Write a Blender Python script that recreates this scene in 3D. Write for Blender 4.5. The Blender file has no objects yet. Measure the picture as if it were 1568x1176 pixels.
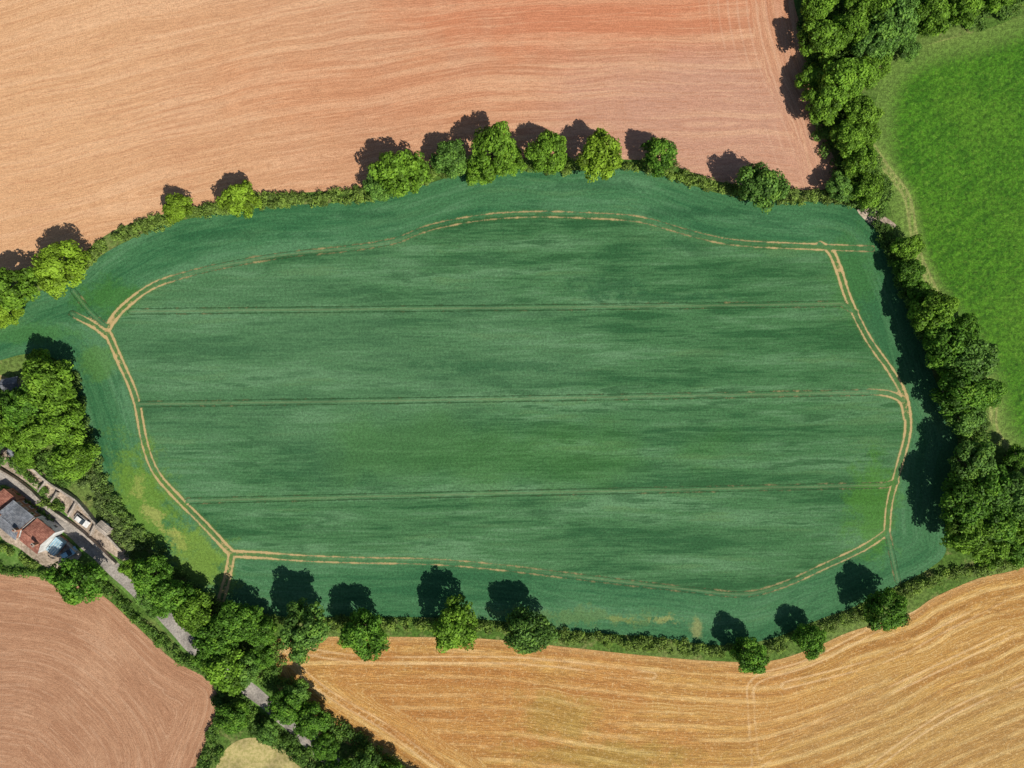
import bpy, math, random
import numpy as np
from mathutils import Vector, Matrix
rng=np.random.default_rng(7); random.seed(7)
H=175.0
S=6.0
def P(px,py): return np.array([(px-784)/S,(588-py)/S])
def PL(l): return np.array([P(a,b) for a,b in l])
def smooth(pts,n=5,closed=False):
    pts=np.asarray(pts,float); m=len(pts); out=[]
    rngi=range(m if closed else m-1)
    for i in rngi:
        if closed: p0,p1,p2,p3=pts[(i-1)%m],pts[i],pts[(i+1)%m],pts[(i+2)%m]
        else: p0,p1,p2,p3=pts[max(i-1,0)],pts[i],pts[i+1],pts[min(i+2,m-1)]
        for k in range(n):
            t=k/n
            out.append(0.5*((2*p1)+(-p0+p2)*t+(2*p0-5*p1+4*p2-p3)*t*t+(-p0+3*p1-3*p2+p3)*t**3))
    if not closed: out.append(pts[-1])
    return np.array(out)
# ------------------------------------------------------------ node helper
class G:
    def __init__(s,name,rough=0.9,spec=0.1):
        s.m=bpy.data.materials.new(name); s.m.use_nodes=True; s.nt=s.m.node_tree
        s.b=s.nt.nodes['Principled BSDF']; s.b.inputs['Roughness'].default_value=rough
        s.b.inputs['Specular IOR Level'].default_value=spec
    def n(s,t,props={},ins={},out=0):
        nd=s.nt.nodes.new(t)
        for k,v in props.items(): setattr(nd,k,v)
        for k,v in ins.items(): s.put(nd.inputs[k],v)
        return nd.outputs[out]
    def put(s,sock,v):
        if isinstance(v,bpy.types.NodeSocket): s.nt.links.new(v,sock)
        elif isinstance(v,tuple) and len(v)==3 and sock.type=='RGBA': sock.default_value=(*v,1)
        else: sock.default_value=v
    def pos(s): return s.n('ShaderNodeNewGeometry',out='Position')
    def attr(s,name,out='Fac'): return s.n('ShaderNodeAttribute',{'attribute_name':name},out=out)
    def mul(s,v,k): return s.n('ShaderNodeVectorMath',{'operation':'MULTIPLY'},{0:v,1:k})
    def vadd(s,a,b): return s.n('ShaderNodeVectorMath',{'operation':'ADD'},{0:a,1:b})
    def noise(s,v,sc,d=3,r=0.5,dist=0.0): return s.n('ShaderNodeTexNoise',{},{'Vector':v,'Scale':sc,'Detail':d,'Roughness':r,'Distortion':dist},out=0)
    def ma(s,op,a,b=0.0): return s.n('ShaderNodeMath',{'operation':op},{0:a,1:b})
    def sm(s,x,lo,hi,a=0.0,b=1.0): return s.n('ShaderNodeMapRange',{'interpolation_type':'SMOOTHSTEP'},{'Value':x,'From Min':lo,'From Max':hi,'To Min':a,'To Max':b})
    def mix(s,f,a,b,bt='MIX'): return s.n('ShaderNodeMix',{'data_type':'RGBA','blend_type':bt},{0:f,6:a,7:b},out=2)
    def bright(s,col,f): return s.n('ShaderNodeVectorMath',{'operation':'SCALE'},{0:col,'Scale':f})
    def blob(s,p,px,py,rx,ry,jit=None,rot=0.0):
        c=P(px,py)
        d=s.n('ShaderNodeVectorMath',{'operation':'SUBTRACT'},{0:p,1:(c[0],c[1],0)})
        if rot: d=s.n('ShaderNodeVectorRotate',{'rotation_type':'Z_AXIS'},{'Vector':d,'Angle':-rot})
        d=s.mul(d,(S/rx,S/ry,0))
        l=s.n('ShaderNodeVectorMath',{'operation':'LENGTH'},{0:d},out='Value')
        if jit is not None: l=s.ma('ADD',l,jit)
        return s.sm(l,1.25,0.45)
    def bump(s,h,st=0.5,dist=0.2):
        s.put(s.b.inputs['Normal'],s.n('ShaderNodeBump',{},{'Height':h,'Strength':st,'Distance':dist}))
    def col(s,c,sat=1.0,val=1.0):
        if sat!=1.0 or val!=1.0: c=s.n('ShaderNodeHueSaturation',{},{'Saturation':sat,'Value':val,'Color':c})
        s.put(s.b.inputs['Base Color'],c)
    def cj(s,n,k): return s.ma('MULTIPLY',s.ma('SUBTRACT',n,.5),k)
def rowmap(g,uv,ku,kv): return g.mul(uv,(ku,kv,0.0))
# ------------------------------------------------------------ geometry helpers
def inside(pts,poly):
    x,y=pts[:,0],pts[:,1]; c=np.zeros(len(pts),bool); n=len(poly)
    for i in range(n):
        x1,y1=poly[i]; x2,y2=poly[(i+1)%n]
        if y1==y2: continue
        c^=((y1>y)!=(y2>y))&(x<(x2-x1)*(y-y1)/(y2-y1)+x1)
    return c
def nearest(pts,line,closed=False,vals=None):
    best=np.full(len(pts),1e18); u=np.zeros(len(pts)); q=np.zeros((len(pts),2)); vv=np.zeros(len(pts)); acc=0
    n=len(line)
    for i in range(n if closed else n-1):
        a=line[i]; b=line[(i+1)%n]; ab=b-a; L=np.hypot(*ab)
        if L<1e-6: continue
        t=np.clip(((pts-a)@ab)/(L*L),0,1); c=a+t[:,None]*ab; d=((pts-c)**2).sum(1); m=d<best
        best[m]=d[m]; u[m]=acc+t[m]*L; q[m]=c[m]
        if vals is not None: vv[m]=(vals[i]*(1-t)+vals[(i+1)%n]*t)[m]
        acc+=L
    return np.sqrt(best),u,q,vv
def mesh_from(name,v,f,mats,fm=None,coll=None):
    me=bpy.data.meshes.new(name)
    v=np.asarray(v,np.float32); f=np.asarray(f,np.int32); k=f.shape[1]
    me.vertices.add(len(v)); me.vertices.foreach_set('co',v.ravel())
    me.loops.add(f.size); me.loops.foreach_set('vertex_index',f.ravel())
    me.polygons.add(len(f)); me.polygons.foreach_set('loop_start',np.arange(0,f.size,k,dtype=np.int32))
    try: me.polygons.foreach_set('loop_total',np.full(len(f),k,np.int32))
    except Exception: pass
    for m in mats: me.materials.append(m)
    if fm is not None: me.polygons.foreach_set('material_index',np.asarray(fm,np.int32))
    me.update(calc_edges=True); me.validate()
    return me
def obj(name,me,parent=None):
    o=bpy.data.objects.new(name,me); bpy.context.collection.objects.link(o)
    if parent: o.parent=parent
    return o
def attr_f(me,name,a):
    at=me.attributes.new(name,'FLOAT','POINT'); at.data.foreach_set('value',np.asarray(a,np.float32))
def attr_v(me,name,a):
    at=me.attributes.new(name,'FLOAT_VECTOR','POINT'); at.data.foreach_set('vector',np.asarray(a,np.float32).ravel())
def field(name,poly,z,step,mat,guide=None,extra=None,headline=None):
    x0,y0=poly.min(0)-step; x1,y1=poly.max(0)+step
    xs=np.arange(x0,x1+step,step); ys=np.arange(y0,y1+step,step)
    X,Y=np.meshgrid(xs,ys); pts=np.c_[X.ravel(),Y.ravel()]; nx=len(xs)
    ins=inside(pts,poly)
    idx=np.arange(len(pts)).reshape(len(ys),nx)
    F=np.c_[idx[:-1,:-1].ravel(),idx[:-1,1:].ravel(),idx[1:,1:].ravel(),idx[1:,:-1].ravel()]
    F=F[ins[F].any(1)]
    used=np.unique(F); rm=np.full(len(pts),-1); rm[used]=np.arange(len(used)); F=rm[F]; pts=pts[used]; ins=ins[used]
    hl=headline if headline is not None else poly
    d,u,q,_=nearest(pts,poly,True)
    pts[~ins]=q[~ins]; d[~ins]=0
    hd,hu,_,_=nearest(pts,hl,headline is None)
    me=mesh_from(name,np.c_[pts,np.full(len(pts),z)],F,[mat])
    attr_v(me,'headuv',np.c_[hu,hd,np.zeros(len(pts))])
    attr_f(me,'edge',d)
    if guide is not None:
        gd,gu,_,_=nearest(pts,guide); attr_v(me,'guideuv',np.c_[gu,gd,np.zeros(len(pts))])
    if extra: extra(me,pts)
    return obj(name,me)
# ------------------------------------------------------------ materials: fields
def soil_mat(name,c_light,c_dark,headw):
    g=G(name); p=g.pos()
    hu=g.attr('headuv','Vector'); gu=g.attr('guideuv','Vector'); hy=g.n('ShaderNodeSeparateXYZ',{},{0:hu},out='Y')
    med=g.noise(p,0.05,4,0.6); hm=g.sm(g.ma('ADD',hy,g.ma('MULTIPLY',med,6.0)),headw+4,headw+1)
    fm=lambda A,B:g.n('ShaderNodeMix',{'data_type':'VECTOR'},{0:hm,4:A,5:B},out=1)
    wl=g.vadd(gu,g.mul(g.n('ShaderNodeTexNoise',{},{'Vector':p,'Scale':0.03,'Detail':1.0},out='Color'),(0,5,0)))
    uv=fm(wl,hu)
    a=g.noise(rowmap(g,uv,0.012,0.30),1.0,2,0.6); b=g.noise(rowmap(g,uv,0.05,1.3),1.0,3,0.65); c=g.noise(rowmap(g,uv,0.3,3.2),1.0,2,0.6)
    ln=g.ma('ADD',g.ma('ADD',g.ma('MULTIPLY',a,.45),g.ma('MULTIPLY',b,.35)),g.ma('MULTIPLY',c,.20))
    fine=g.noise(p,1.3,4,0.75); cl=g.noise(p,4.0,2,0.7)
    col=g.mix(g.sm(ln,.40,.62),c_dark,c_light)
    return g,p,col,ln,fine,cl,med,hm,hu,uv,b,c,a
def mk_top():
    g,p,c,ln,fine,cl,med,hm,hu,uv,b,cc,a=soil_mat('bare_soil',(.585,.325,.205),(.485,.245,.150),7)
    x=g.n('ShaderNodeSeparateXYZ',{},{0:p},out='X')
    lft=g.sm(g.ma('ADD',x,g.cj(med,90.0)),20.0,-135.0)
    c=g.mix(g.ma('MULTIPLY',lft,.55),c,(.69,.44,.235))
    c=g.mix(g.ma('MULTIPLY',g.blob(p,930,10,320,80,g.cj(med,2.0)),.5),c,(.55,.185,.095))
    c=g.mix(g.ma('MULTIPLY',g.blob(p,620,140,330,60,g.cj(med,3.0)),.35),c,(.54,.235,.125))
    c=g.mix(g.ma('MULTIPLY',g.blob(p,1070,200,260,140,g.cj(med,1.5)),.6),c,(.50,.30,.225))
    c=g.mix(g.ma('MULTIPLY',g.sm(a,.50,.62),.25),c,(.70,.46,.29))
    c=g.mix(g.ma('MULTIPLY',g.sm(b,.54,.64),.20),c,(.74,.49,.31))
    c=g.mix(g.ma('MULTIPLY',g.sm(b,.46,.36),.26),c,(.42,.19,.105))
    c=g.mix(g.ma('MULTIPLY',g.sm(fine,.52,.63),.36),c,(.36,.16,.085))
    gv=g.n('ShaderNodeSeparateXYZ',{},{0:hu},out='Y')
    wv=g.sm(g.ma('SINE',g.ma('MULTIPLY',gv,2.6)),.55,1.0); c=g.mix(g.ma('MULTIPLY',g.ma('MULTIPLY',wv,g.ma('MULTIPLY',g.sm(med,.42,.6),g.sm(gv,26,12))),.26),c,(.68,.45,.32))
    c=g.bright(c,g.ma('MULTIPLY',g.sm(cl,.38,.62,.82,1.13),g.sm(cc,.38,.62,.93,1.06))); g.col(c,1.05,.95)
    g.bump(cl,.4,.15); return g.m
def mk_bl():
    g,p,c,ln,fine,cl,med,hm,hu,uv,b,cc,a=soil_mat('bare_soil_brown',(.45,.26,.160),(.37,.20,.120),9)
    c=g.mix(g.sm(med,.5,.7,0,.5),c,(.53,.325,.205))
    c=g.mix(g.ma('MULTIPLY',g.sm(b,.53,.62),.26),c,(.56,.37,.25))
    c=g.mix(g.ma('MULTIPLY',g.sm(fine,.53,.63),.38),c,(.27,.125,.07))
    c=g.bright(c,g.ma('MULTIPLY',g.sm(cl,.38,.62,.82,1.14),g.sm(cc,.38,.62,.91,1.07))); g.col(c,1.05,.95)
    g.bump(cl,.5,.2); return g.m
def mk_stubble():
    g,p,c,ln,fine,cl,med,hm,hu,uv,b,cc,a=soil_mat('stubble',(.55,.335,.115),(.39,.20,.068),13)
    gv=g.n('ShaderNodeSeparateXYZ',{},{0:uv},out='Y')
    w=g.ma('SINE',g.ma('MULTIPLY',g.ma('ADD',gv,g.ma('MULTIPLY',med,1.5)),1.9))
    brk=g.sm(g.noise(rowmap(g,uv,.04,.22),1.0,3,.6),.40,.58)
    c=g.mix(g.ma('MULTIPLY',g.ma('MULTIPLY',g.sm(w,.2,.95),brk),.60),c,(.72,.51,.23))
    c=g.mix(g.ma('MULTIPLY',g.ma('MULTIPLY',g.sm(w,-.3,-.95),brk),.45),c,(.35,.17,.055))
    c=g.mix(g.ma('MULTIPLY',g.blob(p,740,1070,280,100,g.cj(med,3.0)),.36),c,(.47,.20,.075))
    c=g.mix(g.ma('MULTIPLY',g.blob(p,1160,1060,160,70,g.cj(med,3.0)),.25),c,(.50,.23,.09))
    pn=g.noise(p,.16,5,.75)
    gr=g.ma('MAXIMUM',g.blob(p,850,1095,70,38,g.cj(pn,3.0)),g.blob(p,930,1158,150,22,g.cj(pn,3.0)))
    c=g.mix(g.ma('MULTIPLY',gr,.30),c,(.24,.23,.05))
    c=g.mix(g.ma('MULTIPLY',g.blob(p,1500,1130,260,120,g.cj(med,2.5)),.35),c,(.42,.29,.12))
    e=g.attr('edge'); c=g.mix(g.ma('MULTIPLY',g.sm(g.ma('ADD',e,g.ma('MULTIPLY',fine,3.0)),4.2,1.6),.6),c,(.46,.27,.12))
    td=g.attr('td'); wh=g.sm(g.ma('ABSOLUTE',g.ma('SUBTRACT',td,.85)),.42,.1)
    c=g.mix(g.ma('MULTIPLY',g.ma('MULTIPLY',wh,g.sm(med,.35,.55)),.5),c,(.74,.52,.29))
    c=g.mix(g.ma('MULTIPLY',g.sm(fine,.53,.63),.34),c,(.78,.60,.33))
    c=g.bright(c,g.ma('MULTIPLY',g.sm(cl,.38,.62,.76,1.16),g.sm(cc,.38,.62,.84,1.12))); g.col(c,1.04,.94)
    g.bump(cl,.6,.2); return g.m
def mk_wheat():
    g=G('wheat_crop',.75,.15); p=g.pos(); hu=g.attr('headuv','Vector'); head=g.sm(g.attr('head'),.3,.7)
    med=g.noise(p,.035,3,.55); fine=g.noise(p,1.6,4,.75); gr=g.noise(p,4.2,2,.6)
    pw=g.vadd(p,g.mul(g.n('ShaderNodeTexNoise',{},{'Vector':p,'Scale':.02,'Detail':1.0},out='Color'),(0,2.0,0)))
    pt=g.n('ShaderNodeVectorRotate',{'rotation_type':'Z_AXIS'},{'Vector':pw,'Angle':math.radians(-.7)})
    uv=g.n('ShaderNodeMix',{'data_type':'VECTOR'},{0:head,4:pt,5:hu},out=1)
    a=g.noise(rowmap(g,uv,.014,.13),1.0,3,.55); b=g.noise(rowmap(g,uv,.05,.42),1.0,3,.6); c=g.noise(rowmap(g,uv,.10,1.8),1.0,2,.6)
    t=g.ma('ADD',g.ma('ADD',g.ma('MULTIPLY',a,.46),g.ma('MULTIPLY',b,.36)),g.ma('MULTIPLY',c,.18))
    dk=(.027,.092,.034); md=(.058,.148,.060); lt=(.104,.210,.103)
    col=g.mix(g.sm(t,.42,.495),dk,md); col=g.mix(g.sm(t,.49,.58),col,lt)
    dst=g.ma('MULTIPLY',g.sm(b,.53,.61),g.sm(med,.40,.55)); col=g.mix(g.ma('MULTIPLY',dst,.72),col,(.020,.078,.026))
    ys=g.ma('MULTIPLY',g.sm(b,.46,.38),g.sm(a,.45,.6)); col=g.mix(g.ma('MULTIPLY',ys,.40),col,(.135,.235,.105))
    x=g.n('ShaderNodeSeparateXYZ',{},{0:p},out='X')
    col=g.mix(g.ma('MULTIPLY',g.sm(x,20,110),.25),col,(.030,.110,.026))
    col=g.mix(g.ma('MULTIPLY',g.blob(p,500,560,400,190,g.cj(med,2.0)),.33),col,(.095,.185,.098))
    col=g.mix(g.ma('MULTIPLY',g.blob(p,800,690,300,60,g.cj(med,3.0)),.35),col,(.055,.155,.033))
    col=g.mix(g.ma('MULTIPLY',head,.34),col,(.040,.145,.068))
    def add(f,k,cc):
        nonlocal col
        col=g.mix(g.ma('MULTIPLY',f,k),col,cc)
    pn=g.noise(p,.22,5,.78); jm=g.cj(pn,3.0); j=g.cj(pn,7.0)
    for q in [(1020,325,70,10),(900,285,90,9),(930,440,55,16),(1040,375,30,12),(760,560,120,9),(340,300+60,70,8),(1100,325,60,8),(560,328,60,7),(1000,455,110,7)]: add(g.blob(p,*q,g.cj(pn,4.0)),.5,(.020,.080,.032))
    add(g.blob(p,222,772,52,100,jm,.35),.8,(.125,.22,.035)); add(g.blob(p,305,862,50,62,jm,.5),.85,(.15,.24,.045))
    add(g.blob(p,1335,775,42,80,jm),.6,(.065,.18,.025)); add(g.blob(p,165,455,48,30,jm),.6,(.055,.155,.03))
    add(g.blob(p,40,510,90,18,jm),.5,(.07,.18,.05)); add(g.blob(p,1305,425,40,70,jm),.45,(.05,.15,.035))
    add(g.blob(p,150,555,34,30,jm),.5,(.09,.19,.04)); add(g.blob(p,240,792,10,32,j,.75),.6,(.33,.33,.11)); add(g.blob(p,268,826,10,26,j,.75),.5,(.28,.31,.09))
    add(g.blob(p,213,748,9,18,j),.5,(.28,.31,.09)); add(g.blob(p,1068,962,11,15,g.cj(pn,2.5)),.7,(.24,.25,.10)); add(g.blob(p,1022,948,20,6,j),.7,(.27,.28,.10)); add(g.blob(p,950,948,22,5,j),.6,(.22,.25,.08))
    add(g.blob(p,880,945,130,12,j),.4,(.13,.19,.06))
    col=g.bright(col,g.ma('MULTIPLY',g.sm(fine,.36,.64,.83,1.18),g.sm(gr,.38,.62,.88,1.12)))
    td=g.attr('td'); bare=g.attr('bare'); n3=g.noise(p,.30,5,.78); bb=g.ma('ADD',bare,g.cj(n3,1.5))
    tdj=g.ma('ADD',td,g.cj(fine,.35))
    ww=g.ma('ADD',.09,g.ma('ADD',g.sm(bare,.45,1.0,0,.17),g.sm(n3,.40,.65,-.05,.12)))
    wh=g.sm(g.ma('SUBTRACT',g.ma('ABSOLUTE',g.ma('SUBTRACT',tdj,.72)),ww),.15,-.06)
    bn=g.sm(bb,.10,.70); wc=g.mix(bn,(.018,.055,.018),(.47,.345,.175)); mid=g.sm(tdj,1.6,.9)
    col=g.mix(g.ma('MULTIPLY',mid,g.sm(bb,.15,1,0.0,.6)),col,(.10,.17,.045))
    col=g.mix(g.ma('MULTIPLY',g.sm(tdj,1.25,.9),g.sm(bb,.92,1.08,0,.8)),col,(.48,.33,.165))
    col=g.mix(g.ma('MULTIPLY',wh,g.ma('MULTIPLY',g.sm(n3,.30,.48,.55,1.0),g.ma('ADD',.78,g.ma('MULTIPLY',bare,.20)))),col,wc)
    sd=g.sm(td,.38,.1); col=g.mix(g.ma('MULTIPLY',g.ma('MULTIPLY',sd,g.sm(bare,.4,.2)),.45),col,(.17,.23,.11))
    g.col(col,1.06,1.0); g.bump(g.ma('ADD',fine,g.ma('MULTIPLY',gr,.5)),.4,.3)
    return g.m
def mk_pasture():
    g=G('pasture_grass',.8,.15); p=g.pos(); med=g.noise(p,.04,3,.55); fine=g.noise(p,1.1,4,.75); cl=g.noise(p,3.6,2,.6)
    r=g.n('ShaderNodeVectorRotate',{'rotation_type':'Z_AXIS'},{'Vector':p,'Angle':math.radians(-38)})
    a=g.noise(g.mul(r,(.16,.55,0)),1.0,4,.7)
    c=g.mix(g.sm(a,.36,.62),(.034,.118,.006),(.064,.182,.010)); c=g.mix(g.sm(med,.45,.65,0,.45),c,(.085,.20,.014))
    c=g.mix(g.sm(g.noise(p,.75,4,.7),.53,.64,0,.5),c,(.125,.245,.025)); c=g.mix(g.sm(g.noise(p,.9,3,.7),.54,.63,0,.65),c,(.018,.066,.005))
    e=g.attr('edge'); c=g.mix(g.ma('MULTIPLY',g.sm(g.ma('ADD',e,g.ma('MULTIPLY',fine,5.0)),10.5,4.5),.7),c,(.14,.215,.045))
    td=g.attr('td'); wh=g.sm(g.ma('ABSOLUTE',g.ma('SUBTRACT',g.ma('ADD',td,g.ma('MULTIPLY',fine,.5)),1.0)),.5,.1)
    c=g.mix(g.sm(td,3.5,.5,0,.45),c,(.19,.26,.06)); c=g.mix(g.ma('MULTIPLY',wh,.5),c,(.34,.32,.12))
    c=g.bright(c,g.ma('MULTIPLY',g.sm(fine,.36,.64,.66,1.26),g.sm(cl,.38,.62,.76,1.2))); g.col(c); g.bump(fine,.7,.3); return g.m
def mk_ground():
    g=G('rough_grass'); p=g.pos(); med=g.noise(p,.03,4,.6); fine=g.noise(p,1.2,4,.75)
    c=g.mix(g.sm(med,.40,.60),(.07,.14,.022),(.13,.19,.045)); c=g.mix(g.sm(g.noise(p,.25,4,.7),.52,.65,0,.6),c,(.22,.21,.08))
    c=g.bright(c,g.sm(fine,.36,.64,.6,1.3)); g.col(c); g.bump(fine,.6,.3); return g.m
M_top,M_bl,M_st,M_wh,M_pa,M_gr=mk_top(),mk_bl(),mk_stubble(),mk_wheat(),mk_pasture(),mk_ground()
# ------------------------------------------------------------ ground + fields
gm=mesh_from('ground',[(-2500,-2500,0),(2500,-2500,0),(2500,2500,0),(-2500,2500,0)],[[0,1,2,3]],[M_gr]); obj('ground',gm)
hedge_top=[(-900,560),(-300,480),(-60,435),(0,418),(60,408),(125,388),(150,368),(190,346),(250,328),(330,310),(400,298),(480,294),(560,287),(620,268),(690,250),(780,244),(860,246),(940,244),(1010,248),(1060,264),(1110,280),(1200,288),(1262,290)]
right_soil=[(1282,262),(1270,225),(1252,170),(1238,110),(1232,60),(1215,0),(1205,-100),(1150,-400),(1100,-900)]
tp=np.vstack([smooth(PL(hedge_top+right_soil)),PL([(-900,-900)])])
field('bare_field',tp,.03,1.0,M_top,guide=smooth(PL([(-900,620),(-300,430),(0,350),(400,255),(760,205),(1100,190),(1500,200)])),
      headline=smooth(PL([(1275,262),(1262,225),(1243,170),(1215,110),(1200,60),(1190,0),(1190,-100),(1150,-400),(1100,-900)])))
wheat_poly=smooth(PL([(-500,560),(-200,500),(-60,485),(0,470),(50,450),(95,434),(130,415),(165,385),(250,345),(330,328),(400,315),(500,312),(570,303),(620,292),(660,280),(720,262),(780,256),(860,262),(940,258),(1000,265),(1060,284),(1110,298),(1200,308),(1270,310),(1315,322),(1345,350),(1358,385),(1372,420),(1392,460),(1415,530),(1435,590),(1462,640),(1466,680),(1452,730),(1446,790),(1448,845),(1420,872),(1370,898),(1310,928),(1250,950),(1180,978),(1100,988),(1000,975),(880,967),(760,950),(640,945),(520,945),(400,943),(330,925),(270,872),(210,820),(160,745),(138,680),(122,620),(100,565),(75,545),(40,542),(0,552),(-60,570),(-200,600),(-500,680)]),4,True)
tracks=[
 ([(163,505),(185,475),(230,440),(280,422),(350,405),(440,390),(520,382),(600,370),(660,348),(740,333),(820,328),(900,330),(980,336),(1060,358),(1130,372),(1250,378),(1335,381)],[1,.95,.6,.32,.22,.22,.25,.28,.38,.42,.42,.38,.38,.33,.40,.6,.3]),
 ([(1255,374),(1272,385),(1285,415),(1300,460),(1330,520),(1365,570),(1385,610),(1390,660),(1375,720),(1362,770),(1358,815)],[.5,1,.95,.75,.6,.7,1,.85,.6,.65,.65]),
 ([(1358,815),(1320,840),(1260,868),(1200,895),(1140,910),(1060,903),(960,892),(860,880),(760,868),(660,860),(560,858),(470,855),(400,850),(355,848)],[.65,.6,.5,.35,.22,.18,.18,.28,.40,.42,.42,.55,.85,1]),
 ([(163,505),(185,555),(208,610),(222,680),(240,725),(275,765),(310,800),(355,848)],[1,.9,.75,.65,.75,.8,.7,1]),
 ([(355,848),(348,885),(335,930)],[1,.97,.95]),([(163,512),(145,498),(122,486),(110,480)],[1,.9,.5,.0]),([(163,500),(140,480),(112,445)],[.3,.15,.1]),
 ([(1358,815),(1366,850),(1375,890)],[.3,.2,.2]),([(1388,640),(1382,615),(1362,603),(1330,600)],[.9,.85,.65,.35]),([(1290,466),(1310,478)],[.2,.5]),([(1355,743),(1372,738)],[.3,.6]),
 ([(200,477),(600,473),(1000,469),(1290,465)],[.12,.02,.05,.15]),([(212,619),(700,612),(1330,601)],[.12,.0,.22]),([(288,767),(700,757),(1355,743)],[.12,.0,.2])]
def wheat_extra(me,pts):
    best=np.full(len(pts),1e9); ba=np.zeros(len(pts))
    for l,v in tracks:
        k=4; sl=smooth(PL(l),k); sv=np.interp(np.arange(len(sl))/k,np.arange(len(v)),v)
        d,_,_,vv=nearest(pts,sl,False,sv); m=d<best; best[m]=d[m]; ba[m]=vv[m]
    attr_f(me,'td',best); attr_f(me,'bare',ba)
    loop=np.vstack([smooth(PL(tracks[0][0]),4),smooth(PL(tracks[1][0]),4),smooth(PL(tracks[2][0]),4),smooth(PL(tracks[3][0]),4)[::-1]])
    attr_f(me,'head',(~inside(pts,loop)).astype(float))
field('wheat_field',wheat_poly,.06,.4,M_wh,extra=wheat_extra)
past=np.vstack([smooth(PL([(1900,-120),(1700,-35),(1568,22),(1500,48),(1440,62),(1385,85),(1352,120),(1338,180),(1340,250),(1360,310),(1375,360),(1400,430),(1450,500),(1500,580),(1515,640),(1540,690),(1600,730),(1800,790),(2200,850)])),PL([(2600,-200)])])
def tr_extra(tl):
    def f(me,pts):
        best=np.full(len(pts),1e9)
        for l in tl: best=np.minimum(best,nearest(pts,smooth(PL(l)))[0])
        attr_f(me,'td',best)
    return f
field('pasture_field',past,.03,1.0,M_pa,extra=tr_extra([[(1335,225),(1360,262),(1388,300),(1398,350),(1406,390),(1428,440),(1470,520),(1518,600),(1522,655),(1550,695),(1600,730),(1700,790)],[(1420,62),(1480,45),(1568,10)]]))
stub=np.vstack([smooth(PL([(1900,740),(1700,805),(1568,868),(1500,885),(1430,915),(1390,940),(1300,968),(1250,990),(1180,1012),(1090,1012),(980,1003),(860,990),(740,978),(600,975),(500,975),(415,980),(406,1005),(430,1060),(480,1105),(550,1150),(630,1200),(760,1300),(900,1600)])),PL([(2200,1700)])])
field('stubble_field',stub,.03,1.0,M_st,guide=smooth(PL([(-200,960),(400,955),(740,960),(1000,985),(1150,985),(1300,930),(1600,800),(2000,640)])),
  extra=tr_extra([[(1400,930),(1250,1010),(1160,1040),(1150,1080),(1160,1200)],[(430,1000),(500,1060),(600,1120),(700,1200)],[(1568,900),(1450,960),(1350,1010),(1200,1050)],[(1568,960),(1400,1040),(1250,1110),(1150,1180)],[(440,990),(560,1010),(800,1012),(1000,1035)],[(1568,1040),(1440,1100),(1330,1180)]]))
bl=np.vstack([smooth(PL([(-600,860),(-200,872),(0,878),(80,888),(150,908),(200,950),(262,1008),(315,1038),(332,1062),(328,1100),(305,1160),(280,1230),(200,1500)])),PL([(-600,1600)])])
field('bare_field',bl,.03,1.0,M_bl,guide=smooth(PL([(-500,1020),(-100,950),(100,960),(230,1060),(280,1180),(250,1400)])))
def sheet(name,px,z,mat,sm=True):
    pts=smooth(PL(px),4,True) if sm else PL(px)
    me=bpy.data.meshes.new(name); me.from_pydata([(a,b,z) for a,b in pts],[],[list(range(len(pts)))]); me.materials.append(mat); me.update(); return obj(name,me)
def simple(name,c1,c2,sc,rough=.85,spec=.2,bump=.3,stretch=(1,1,1)):
    g=G(name,rough,spec); p=g.mul(g.pos(),stretch); n1=g.noise(p,sc,5,.7); n2=g.noise(p,sc*.12,3,.6)
    c=g.mix(g.sm(n1,.40,.60),c1,c2); c=g.bright(c,g.sm(n2,.36,.64,.75,1.2)); g.col(c); g.bump(n1,bump,.05); return g.m
M_as=simple('lane_asphalt',(.24,.215,.19),(.35,.315,.275),2.0)
M_gv=simple('gravel',(.30,.235,.17),(.50,.40,.31),1.6)
M_lawn=simple('lawn_grass',(.07,.16,.02),(.13,.22,.05),1.5)
M_dry=simple('dry_grass',(.28,.25,.085),(.42,.34,.15),1.2)
M_stone=simple('stone',(.28,.24,.20),(.48,.41,.34),3.0)
M_tile=simple('clay_tile',(.22,.085,.06),(.36,.16,.11),1.6)
M_slate=simple('slate',(.13,.14,.16),(.24,.25,.27),1.6)
M_brick=simple('brick',(.34,.16,.10),(.45,.24,.16),4.0)
M_white=simple('white_paint',(.62,.61,.58),(.74,.73,.70),2.0,.5)
M_blue=simple('blue_polycarbonate',(.22,.38,.47),(.32,.48,.56),1.5,.35,.4,.1)
M_glass=simple('dark_glass',(.02,.03,.035),(.04,.05,.06),1.0,.08,.6,0)
M_carp=simple('car_paint_blue',(.22,.42,.55),(.24,.45,.58),1.0,.3,.5,0)
M_rub=simple('rubber',(.02,.02,.02),(.03,.03,.03),3.0)
M_wood=simple('weathered_wood',(.20,.15,.10),(.30,.24,.17),4.0)
def ribbon(name,l,w,z,mat,kerb=0):
    sl=smooth(PL(l),8); t=np.gradient(sl,axis=0); t/=np.linalg.norm(t,axis=1)[:,None]; n=np.c_[-t[:,1],t[:,0]]
    ww=(w/2)*(1+.06*np.sin(np.arange(len(sl))*.9))[:,None]
    v=np.vstack([np.c_[sl+n*ww,np.full(len(sl),z)],np.c_[sl-n*ww,np.full(len(sl),z)]]); m=len(sl)
    return obj(name,mesh_from(name,v,[[i+m,i+m+1,i+1,i] for i in range(m-1)],[mat]))
lane=[(-400,440),(-200,575),(0,728),(55,768),(105,808),(150,848),(205,900),(250,940),(290,985),(340,1025),(395,1066),(440,1105),(480,1142),(560,1215),(700,1350)]
ribbon('lane_verge',lane,5.2,.012,M_lawn); ribbon('country_lane',lane,3.5,.045,M_as)
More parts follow.
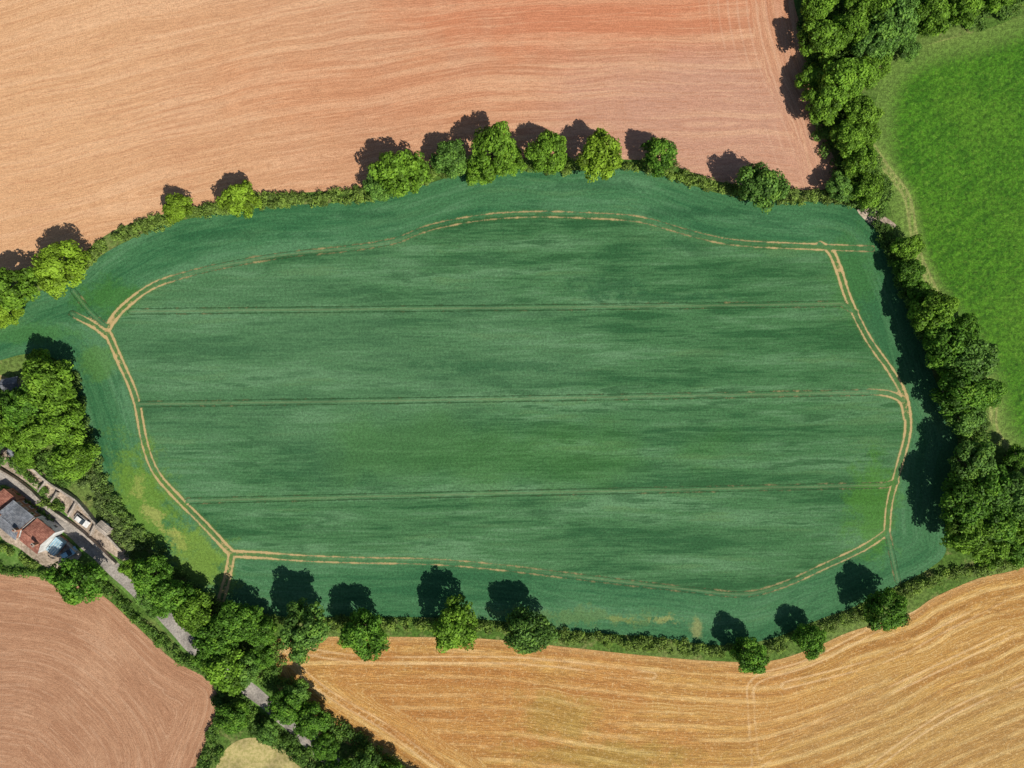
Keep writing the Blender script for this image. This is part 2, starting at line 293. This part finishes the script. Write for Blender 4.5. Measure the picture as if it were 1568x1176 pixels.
sheet('gravel_yard',[(-60,650),(0,680),(40,702),(90,745),(150,800),(195,845),(188,858),(140,825),(100,785),(60,752),(0,712),(-60,665)],.02,M_gv)
sheet('garden_lawn',[(-60,780),(0,790),(30,840),(70,860),(60,875),(0,868),(-60,860)],.02,M_lawn)
sheet('garden_patio',[(0,772),(20,768),(60,800),(110,835),(125,850),(100,868),(70,868),(30,840),(0,820)],.03,M_gv)
sheet('bare_patch',[(-30,572),(12,578),(35,600),(20,612),(-30,606)],.02,M_dry)
sheet('dry_paddock',[(332,1210),(338,1160),(362,1135),(395,1130),(430,1145),(455,1170),(500,1230),(420,1300)],.03,M_dry)
sheet('bare_gateway',[(1312,322),(1335,318),(1352,330),(1372,345),(1358,352),(1338,348)],.075,M_gv)
# ------------------------------------------------------------ foliage
def leaf_mat():
    g=G('foliage',.6,.2)
    tint=g.attr('tint'); oc=g.n('ShaderNodeObjectInfo',out='Color')
    c=g.bright(oc,g.sm(tint,.05,.95,.45,1.6)); c=g.mix(g.ma('MULTIPLY',g.sm(tint,.50,1.0),.45),c,(.26,.37,.04))
    g.col(c)
    tr=g.n('ShaderNodeBsdfTranslucent',{},{'Color':c}); ms=g.n('ShaderNodeMixShader',{},{0:.30,1:g.b.outputs[0],2:tr})
    out=g.nt.nodes['Material Output']; g.nt.links.new(ms,out.inputs['Surface']); return g.m
M_leaf=leaf_mat(); M_bark=simple('bark',(.09,.07,.05),(.17,.13,.10),3.0)
def leaves(cent,rad,sq,dens,size,down=-.25):
    C,T,Nn=[],[],[]
    for c,r,s in zip(cent,rad,sq):
        n=max(8,int(dens*r*r)); d=rng.normal(size=(n*2,3)); d/=np.linalg.norm(d,axis=1)[:,None]; d=d[d[:,2]>down][:n]
        rr=r*(1-.45*rng.random(len(d))**2)*(1+.16*np.sin(d[:,0]*7+c[0])*np.cos(d[:,1]*6+c[1]))
        C.append(c+d*rr[:,None]*np.array([1,1,s])); Nn.append(d)
        T.append(np.clip(rng.normal(.5,.17,len(d))+rng.normal(0,.16),0,1))
    C=np.vstack(C); Nn=np.vstack(Nn); T=np.concatenate(T); n=len(C)
    nr=Nn+rng.normal(0,.45,(n,3)); nr[:,2]+=.30; nr/=np.linalg.norm(nr,axis=1)[:,None]
    a=np.cross(nr,rng.normal(size=(n,3))); a/=np.linalg.norm(a,axis=1)[:,None]; b=np.cross(nr,a)
    s=size*(.6+.8*rng.random(n))[:,None]; a=a*s; b=b*s*.75
    k=nr*s*.25
    V=np.stack([C-a,C-b*.9+k,C+a,C+b*.9+k],1).reshape(-1,3); F=np.arange(4*n).reshape(-1,4)
    return V,F,np.repeat(T,4)
def limb(p0,p1,r0,r1,k=7):
    p0=np.array(p0,float);p1=np.array(p1,float); ax=p1-p0; ax/=np.linalg.norm(ax); a=np.cross(ax,[.3,1,.2]); a/=np.linalg.norm(a); b=np.cross(ax,a)
    th=np.linspace(0,2*np.pi,k,endpoint=False); ring=lambda p,r:p+np.outer(np.cos(th),a)*r+np.outer(np.sin(th),b)*r
    V=np.vstack([ring(p0,r0),ring((p0+p1)/2+rng.normal(0,.08,3),(r0+r1)/2),ring(p1,r1)])
    F=[[j*k+i,j*k+(i+1)%k,(j+1)*k+(i+1)%k,(j+1)*k+i] for j in range(2) for i in range(k)]; return V,np.array(F)
def tree_mesh(i,kind):
    R=5.3; ph=rng.random(4)*6.28
    cents,rads,sqs=[],[],[]
    npf=46 if kind==0 else 62
    for k in range(npf):
        z=rng.uniform(-.35,1.0) if k>6 else 1-.08*k; th=k*2.39996+rng.normal(0,.25); rr=math.sqrt(max(0,1-z*z)) if z>0 else (1+.3*z)
        out=1+.13*math.sin(2*th+ph[0])+.10*math.sin(3*th+ph[1])+.07*math.sin(5*th+ph[2])
        q=rng.uniform(.72,1.0) if kind==0 else rng.uniform(.62,1.05)
        cents.append((R*rr*q*out*math.cos(th)*.86,R*rr*q*out*math.sin(th)*.86,6.0+z*3.7*rng.uniform(.85,1.08)))
        rads.append(rng.uniform(1.0,1.75) if kind==0 else rng.uniform(.75,1.4)); sqs.append(rng.uniform(.7,.95))
    V,F,T=leaves(np.array(cents),rads,sqs,80,.28)
    fm=[0]*len(F); Vs=[V];Fs=[F];Ts=[T]; off=len(V)
    segs=[((0,0,0),(0,0,3.2),.42,.30),((0,0,3.2),(.2,.1,7.5),.30,.12)]
    for k in range(6):
        th=k*1.05+ph[3]; segs.append(((0,0,2.6+.35*k),(3.4*math.cos(th),3.4*math.sin(th),5.2+.5*k),.17,.05))
    for s in segs:
        v,f=limb(*s); Vs.append(v);Fs.append(f+off);Ts.append(np.full(len(v),.5)); off+=len(v); fm+= [1]*len(f)
    me=mesh_from('tree_mesh_%d'%i,np.vstack(Vs),np.vstack(Fs),[M_leaf,M_bark],fm); attr_f(me,'tint',np.concatenate(Ts)); return me
protos=[tree_mesh(i,i%2) for i in range(9)]
cols=[(.105,.250,.024),(.155,.305,.026),(.085,.212,.030),(.125,.262,.044),(.215,.350,.026)]
cnt=0
def tree(px,py,dpx,name='oak_tree',ci=None,hf=1.0,lean=1):
    global cnt
    D=dpx/S*1.04; s=D/12.6; hc=6.4*s*hf
    p=P(px,py)*(1-hc/H)
    o=obj(name,protos[cnt%len(protos)]); cnt+=1
    o.location=(p[0],p[1],0); o.rotation_euler=(rng.normal(0,.03),rng.normal(0,.03),rng.random()*6.28)
    o.scale=(s*rng.uniform(.95,1.07),s*rng.uniform(.95,1.07),s*hf)
    c=np.array(cols[int(rng.integers(4))] if ci is None else cols[ci])*rng.uniform(.88,1.12); o.color=(*c,1)
    return o
for a in [(272,318,52,4),(368,306,66,4),(92,408,84,4),(20,440,84,1),(12,478,50,4),(612,265,88,1),(690,243,62,3),(757,232,88,1),(838,236,74,1),(918,240,78,4),(1010,237,64,0),(1168,288,80,3),
          (467,960,94,3),(558,970,80,0),(697,957,84,1),(812,968,80,3),(1148,1005,64,0),(1240,980,54,0),(1357,935,72,0)]:
    tree(a[0],a[1],a[2],'oak_tree',a[3],1.0)
for a in [(640,262,46),(735,262,50),(782,245,50),(580,285,50),(1287,287,48),(1328,292,56),(1258,62,76),(1250,15,50),(1302,45,66),(1345,60,74),(1286,128,84),(1258,165,62),(1318,175,60),(1300,215,62),(1322,110,56),(1318,248,60),(1372,30,74),(1425,22,70),(1478,12,62),(1262,-20,70),(1320,-10,70),(1530,-6,56),(1240,120,46),(1350,18,66),(1345,100,48),(1325,205,48),(1390,75,40),(1400,-40,80),(1460,-45,80),(1385,2,50),(1600,-30,70)]:
    tree(*a,'ash_tree',int(rng.choice([1,1,1,3])),.95)
for a in [(1390,378,50),(1392,415,50),(1428,478,76),(1448,530,78),(1482,550,84),(1468,600,88),(1500,605,66),(1440,500,60),(1475,640,58),(1488,708,76),(1475,768,84),(1508,745,80),(1548,758,78),(1482,812,78),(1522,800,80),(1562,800,66),(1515,838,64),(1556,700,44),(1558,835,56),(1610,760,80),(1620,820,80),(1480,500,46),(1455,565,56),(1405,445,44)]:
    tree(*a,'ash_tree',int(rng.choice([0,1,0,3])),1.0)
for a in [(75,588,88),(35,622,70),(98,650,78),(55,668,70),(110,704,70),(18,668,48),(60,556,44),(40,700,40),(-30,640,80),(-20,700,60)]:
    tree(*a,'ash_tree',int(rng.choice([0,1,1,3])),1.0)
for a in [(122,890,82),(232,882,66),(262,912,76),(296,938,68),(328,978,72),(362,952,74),(398,968,56),(345,1022,76),(376,1026,56),(400,1005,44),(358,1098,56),(438,1082,64),(476,1102,58),(408,1122,40),(500,1145,46),(560,1172,54),(590,1185,50),(235,915,50),(205,870,40),(455,1062,46),(325,1005,60),(240,935,30),(640,1240,70),(520,1190,60)]:
    tree(*a,'ash_tree',int(rng.choice([0,1,0,3])),.92)
def hedge(name,l,wpx,h,color,jit=1.0,dens=75,rmul=1.0,step=.6):
    sl=smooth(PL(l),8); seg=np.linalg.norm(np.diff(sl,axis=0),axis=1); L=seg.sum(); cum=np.r_[0,np.cumsum(seg)]
    w=wpx/S; n=int(L/step*max(1,w/3.0)); s=rng.random(n)*L
    x=np.interp(s,cum,sl[:,0]); y=np.interp(s,cum,sl[:,1]); t=np.gradient(sl,axis=0); t/=np.linalg.norm(t,axis=1)[:,None]
    tx=np.interp(s,cum,t[:,0]); ty=np.interp(s,cum,t[:,1])
    o=rng.uniform(-.5,.5,n)*(w-1.2)*(1+.25*np.sin(s*.23)+.15*np.sin(s*.9)); hh=h*(.75+.35*rng.random(n)+.15*np.sin(s*.31))*(1-.5*(np.abs(o)/(w/2+.01))**2)
    c=np.c_[x-ty*o,y+tx*o,hh*.55]; c[:,:2]*=(1-h*.6/H)
    r=rng.uniform(.6,1.15,n)*rmul
    V,F,T=leaves(c,r,np.clip(hh*.5/r,.5,1.6),dens,.22,-.1)
    me=mesh_from(name,V,F,[M_leaf]); attr_f(me,'tint',T); ob=obj(name,me); ob.color=(*color,1); return ob
hg=(.165,.255,.045); hd=(.105,.21,.033)
hedge('hedge',[(40,425),(95,412),(125,402),(155,376),(195,354),(250,336),(330,319),(400,307),(480,303),(560,296),(620,280),(690,258),(780,250),(860,254),(940,251),(1010,256),(1060,273),(1110,289),(1200,298),(1290,302)],26,1.8,hg)
hedge('hedge',[(1300,300),(1345,325),(1362,370),(1380,420),(1400,455)],30,3.0,hd)
hedge('hedge',[(1285,0),(1270,80),(1290,150),(1300,220),(1325,270),(1345,310)],80,3.2,hd,rmul=1.4)
hedge('hedge',[(1290,20),(1380,40),(1450,20),(1540,5),(1650,-40)],46,3.0,hd,rmul=1.4)
hedge('hedge',[(1405,450),(1440,520),(1475,590),(1490,650),(1500,710),(1500,780),(1495,845)],44,3.5,hd,rmul=1.4)
hedge('hedge',[(325,930),(400,952),(520,956),(640,959),(760,963),(880,977),(1000,987),(1100,998),(1180,992),(1250,968),(1310,946),(1380,912),(1430,888),(1490,872),(1568,858),(1700,790)],24,1.9,hg)
hedge('hedge',[(60,548),(105,575),(130,650),(150,725),(190,795),(240,845),(290,895),(330,930)],24,1.7,(.12,.21,.045))
hedge('hedge',[(-60,872),(0,872),(80,882),(160,902),(205,945),(262,998),(320,1035),(338,1070),(330,1110),(308,1170),(280,1240)],17,1.7,hd)
hedge('hedge',[(415,985),(425,1030),(460,1075),(510,1115),(580,1160),(640,1205)],30,2.5,hd,rmul=1.2)
hedge('hedge',[(215,862),(255,912),(310,968),(360,1010),(420,1045)],28,2.4,hd,rmul=1.3)
hedge('hedge',[(340,1060),(370,1100),(420,1130),(470,1165),(520,1220)],40,1.8,hd,rmul=1.2)
hedge('hedge',[(335,1150),(320,1176),(310,1220)],20,1.6,hd)
hedge('hedge',[(118,700),(150,760),(185,815),(215,850)],36,1.5,(.14,.21,.06),rmul=1.0)
hedge('hedge',[(10,700),(60,745),(95,780)],10,1.4,hd)
hedge('shrub_border',[(0,742),(40,772),(80,800)],9,1.5,hd)
hedge('shrub_border',[(60,770),(75,772),(95,778)],16,1.8,hg)
hedge('shrub_border',[(0,590),(20,640),(40,690),(110,740)],40,1.5,hd,rmul=1.1)
hedge('shrub_border',[(0,835),(25,852),(55,868)],12,1.5,hg)
# ------------------------------------------------------------ buildings
def box(name,cx,cy,z0,lx,ly,h,mat,parent=None,bev=0.0):
    x,y=lx/2,ly/2
    v=[(cx-x,cy-y,z0),(cx+x,cy-y,z0),(cx+x,cy+y,z0),(cx-x,cy+y,z0),(cx-x,cy-y,z0+h),(cx+x,cy-y,z0+h),(cx+x,cy+y,z0+h),(cx-x,cy+y,z0+h)]
    me=bpy.data.meshes.new(name); me.from_pydata(v,[],[(3,2,1,0),(4,5,6,7),(0,1,5,4),(1,2,6,5),(2,3,7,6),(3,0,4,7)]); me.materials.append(mat)
    o=obj(name,me,parent)
    if bev: m=o.modifiers.new('b','BEVEL'); m.width=bev; m.segments=2
    return o
def gable(name,cx,cy,z0,lx,ly,h,mat,parent,over=.35,th=.14):
    x,y=lx/2+over*.6,ly/2+over; k=h*over/(ly/2); lo=z0-k
    v=[(cx-x,cy-y,lo),(cx+x,cy-y,lo),(cx+x,cy,z0+h),(cx-x,cy,z0+h),(cx-x,cy+y,lo),(cx+x,cy+y,lo)]
    v+=[(a,b,c+th) for a,b,c in v]
    f=[(3,2,1,0),(4,5,2,3),(6,7,8,9),(9,8,11,10),(0,1,7,6),(1,2,8,7),(2,5,11,8),(5,4,10,11),(4,3,9,10),(3,0,6,9)]
    me=bpy.data.meshes.new(name); me.from_pydata(v,[],f); me.materials.append(mat); o=obj(name,me,parent)
    n=int(math.hypot(y,h)/.35)
    for s in (-1,1):
        vv=[];ff=[]
        for i in range(n):
            t=i/n; t2=(i+.92)/n; za=lo+(z0+h-lo)*t+th; zb=lo+(z0+h-lo)*t2+th; ya=cy+s*y*(1-t); yb=cy+s*y*(1-t2); b=len(vv)
            vv+=[(cx-x,ya,za+.05),(cx+x,ya,za+.05),(cx+x,yb,zb+.012),(cx-x,yb,zb+.012),(cx-x,ya,za),(cx+x,ya,za)]; ff+=[(b,b+1,b+2,b+3),(b+4,b+5,b+1,b)]
        m2=bpy.data.meshes.new('roof_courses'); m2.from_pydata(vv,[],ff); m2.materials.append(mat); obj('roof_courses',m2,parent)
    box('ridge',cx,cy,z0+h+th-.02,lx+over*1.2,.28,.12,mat,parent)
    return o
def gwall(name,cx,cy,lx,ly,h,gh,mat,parent):
    x,y=lx/2,ly/2
    v=[(cx-x,cy-y,0),(cx+x,cy-y,0),(cx+x,cy+y,0),(cx-x,cy+y,0),(cx-x,cy-y,h),(cx+x,cy-y,h),(cx+x,cy+y,h),(cx-x,cy+y,h),(cx-x,cy,h+gh),(cx+x,cy,h+gh)]
    f=[(0,1,5,4),(2,3,7,6),(1,2,6,9,5),(3,0,4,8,7)]
    me=bpy.data.meshes.new(name); me.from_pydata(v,[],f); me.materials.append(mat); return obj(name,me,parent)
def house(name,px,py,ang,build):
    e=bpy.data.objects.new(name,None); bpy.context.collection.objects.link(e); p=P(px,py)*.975; e.location=(p[0],p[1],0); e.rotation_euler=(0,0,ang); build(e); return e
ANG=-math.atan2(.80,1.0)
def b1(e):
    gwall('walls',-3.6,0,6.2,6.8,4.6,2.2,M_brick,e); gable('roof_slate',-3.6,0,4.6,6.2,6.8,2.2,M_slate,e)
    gwall('walls_tiled_wing',2.9,.2,6.2,6.4,4.2,2.0,M_white,e); gable('roof_clay',3.15,.2,4.2,5.2,6.4,2.0,M_tile,e)
    gwall('walls_rear_wing',-8.9,.8,4.0,5.4,3.4,1.5,M_brick,e); gable('roof_rear',-9.1,.8,3.4,3.6,5.4,1.5,M_tile,e)
    for cx in (-6.3,-.55,5.2):
        box('chimney',cx,.1,5.6,.8,.6,2.4,M_brick,e); box('chimney_cap',cx,.1,8.0,.95,.75,.12,M_stone,e); box('chimney_pot',cx,.1,8.12,.25,.25,.4,M_tile,e)
    for cx in (-5.6,-3.6,-1.6,1.4,4.2):
        for z in (.9,3.0):
            for s in (-1,1):
                yy=3.4 if cx<0 else (3.4 if s>0 else 3.0)
                box('window_frame',cx,s*(yy+.02),z,1.1,.08,1.1,M_white,e); box('window_glass',cx,s*(yy+.05),z+.1,.9,.06,.9,M_glass,e)
    box('front_door',-.9,3.44,0,.9,.08,2.05,M_wood,e)
    box('conservatory_base',7.5,-.2,0,2.6,4.0,.6,M_brick,e); box('conservatory_glazing',7.5,-.2,.6,2.4,3.8,1.6,M_blue,e); box('conservatory_roof',7.5,-.2,2.2,2.7,4.1,.12,M_blue,e)
    for k in range(5): box('glazing_bar',6.3+k*.6,-.2,2.33,.07,4.1,.06,M_white,e)
house('brick_house',40,810,ANG,b1)
def b2(roof,w=4.2,d=2.8):
    def f(e):
        gwall('walls',0,0,w,d,2.1,.8,M_stone,e); gable('roof',0,0,2.1,w,d,.8,roof,e,.2,.08); box('door',0,d/2+.02,0,.9,.06,1.9,M_white,e); box('window',w*.32,d/2+.02,.9,.7,.06,.6,M_glass,e)
    return f
house('garden_shed',20,698,ANG,b2(M_slate,5.5,3.2)); house('garden_shed',6,588,.2,b2(M_slate)); house('garden_shed',478,1142,ANG+.1,b2(M_stone)); house('garden_shed',150,812,ANG,b2(M_stone,3.2,2.2))
def car(px,py,ang,paint):
    e=bpy.data.objects.new('parked_car',None); bpy.context.collection.objects.link(e); p=P(px,py); e.location=(p[0],p[1],.04); e.rotation_euler=(0,0,ang)
    prof=[(-2.1,.3),(-2.1,.75),(-1.95,.92),(-1.0,.97),(.9,.95),(1.9,.78),(2.1,.6),(2.1,.3)]
    cab=[(-1.85,.95),(-1.45,1.42),(.1,1.46),(.95,.95)]
    def ext(nm,pr,w0,w1,mat,parent,bev):
        n=len(pr); zt=max(z for _,z in pr); zb=min(z for _,z in pr)
        v=[(x,-(w0+(w1-w0)*(z-zb)/(zt-zb)),z) for x,z in pr]+[(x,(w0+(w1-w0)*(z-zb)/(zt-zb)),z) for x,z in pr]
        f=[tuple(range(n)),tuple(range(2*n-1,n-1,-1))]+[(i,i+n,(i+1)%n+n,(i+1)%n) for i in range(n)]
        me=bpy.data.meshes.new(nm); me.from_pydata(v,[],f); me.materials.append(mat); o=obj(nm,me,parent); m=o.modifiers.new('b','BEVEL'); m.width=bev; m.segments=3
    ext('body',prof,.88,.84,paint,e,.08); ext('cabin_glass',cab,.80,.62,M_glass,e,.05); box('roof_panel',-.65,0,1.44,1.45,1.2,.05,paint,e,.02)
    for x in (-1.3,1.3):
        for s in (-1,1):
            bpy.ops.mesh.primitive_cylinder_add(radius=.32,depth=.22,location=(0,0,0)); w=bpy.context.object; w.name='wheel'; w.data.materials.append(M_rub); w.parent=e; w.location=(x,s*.8,.32); w.rotation_euler=(math.pi/2,0,0)
car(108,846,ANG+1.2,M_carp); car(128,796,ANG,M_white)
def wall(name,l,th,h,mat):
    sl=smooth(PL(l),6); v=[];f=[]
    t=np.gradient(sl,axis=0); t/=np.linalg.norm(t,axis=1)[:,None]; n=np.c_[-t[:,1],t[:,0]]
    for i,(p,q) in enumerate(zip(sl,n)):
        hh=h*rng.uniform(.9,1.08); a=p+q*th/2; b=p-q*th/2
        v+=[(a[0],a[1],0),(a[0],a[1],hh),(p[0],p[1],hh+.1),(b[0],b[1],hh),(b[0],b[1],0)]
        if i: o=5*(i-1); f+=[(o+k,o+k+1,o+k+6,o+k+5) for k in range(4)]
    me=bpy.data.meshes.new(name); me.from_pydata(v,[],f); me.materials.append(mat); return obj(name,me)
wall('stone_wall',[(0,716),(40,742),(80,778),(130,815),(180,862)],.5,1.3,M_stone)
wall('stone_wall',[(0,680),(40,703),(75,735),(120,765),(150,800),(190,842)],.5,1.5,M_stone)
for l in ([(75,735),(62,752)],[(120,768),(108,790)],[(40,703),(28,722)],[(150,800),(142,818)],[(92,752),(82,768)]): wall('stone_wall',l,.5,1.2,M_stone)
wall('stone_wall',[(0,745),(50,785),(95,822),(125,848)],.4,1.0,M_stone)
# ------------------------------------------------------------ light, camera
w=bpy.data.worlds.new('World'); bpy.context.scene.world=w; w.use_nodes=True; nt=w.node_tree
sky=nt.nodes.new('ShaderNodeTexSky'); sky.sky_type='NISHITA'; sky.sun_disc=False
to=Vector((.58,-.64,.98)).normalized(); el=math.asin(to.z)
sky.sun_elevation=el; sky.sun_rotation=math.atan2(to.x,to.y); nt.links.new(sky.outputs[0],nt.nodes['Background'].inputs[0]); nt.nodes['Background'].inputs[1].default_value=.068
sl=bpy.data.lights.new('sun','SUN'); sl.energy=4.95; sl.angle=math.radians(.5); sl.color=(1,.95,.86); so=bpy.data.objects.new('sun',sl); bpy.context.collection.objects.link(so)
so.rotation_euler=(-to).to_track_quat('-Z','Y').to_euler(); so.location=(0,0,100)
cd=bpy.data.cameras.new('camera'); cd.sensor_width=36; cd.lens=36*H/(1568/S); cd.clip_end=6000; co=bpy.data.objects.new('camera',cd); bpy.context.collection.objects.link(co); co.location=(0,0,H); bpy.context.scene.camera=co
sc=bpy.context.scene; sc.view_settings.view_transform='Standard'; sc.view_settings.look='None'; sc.view_settings.exposure=0
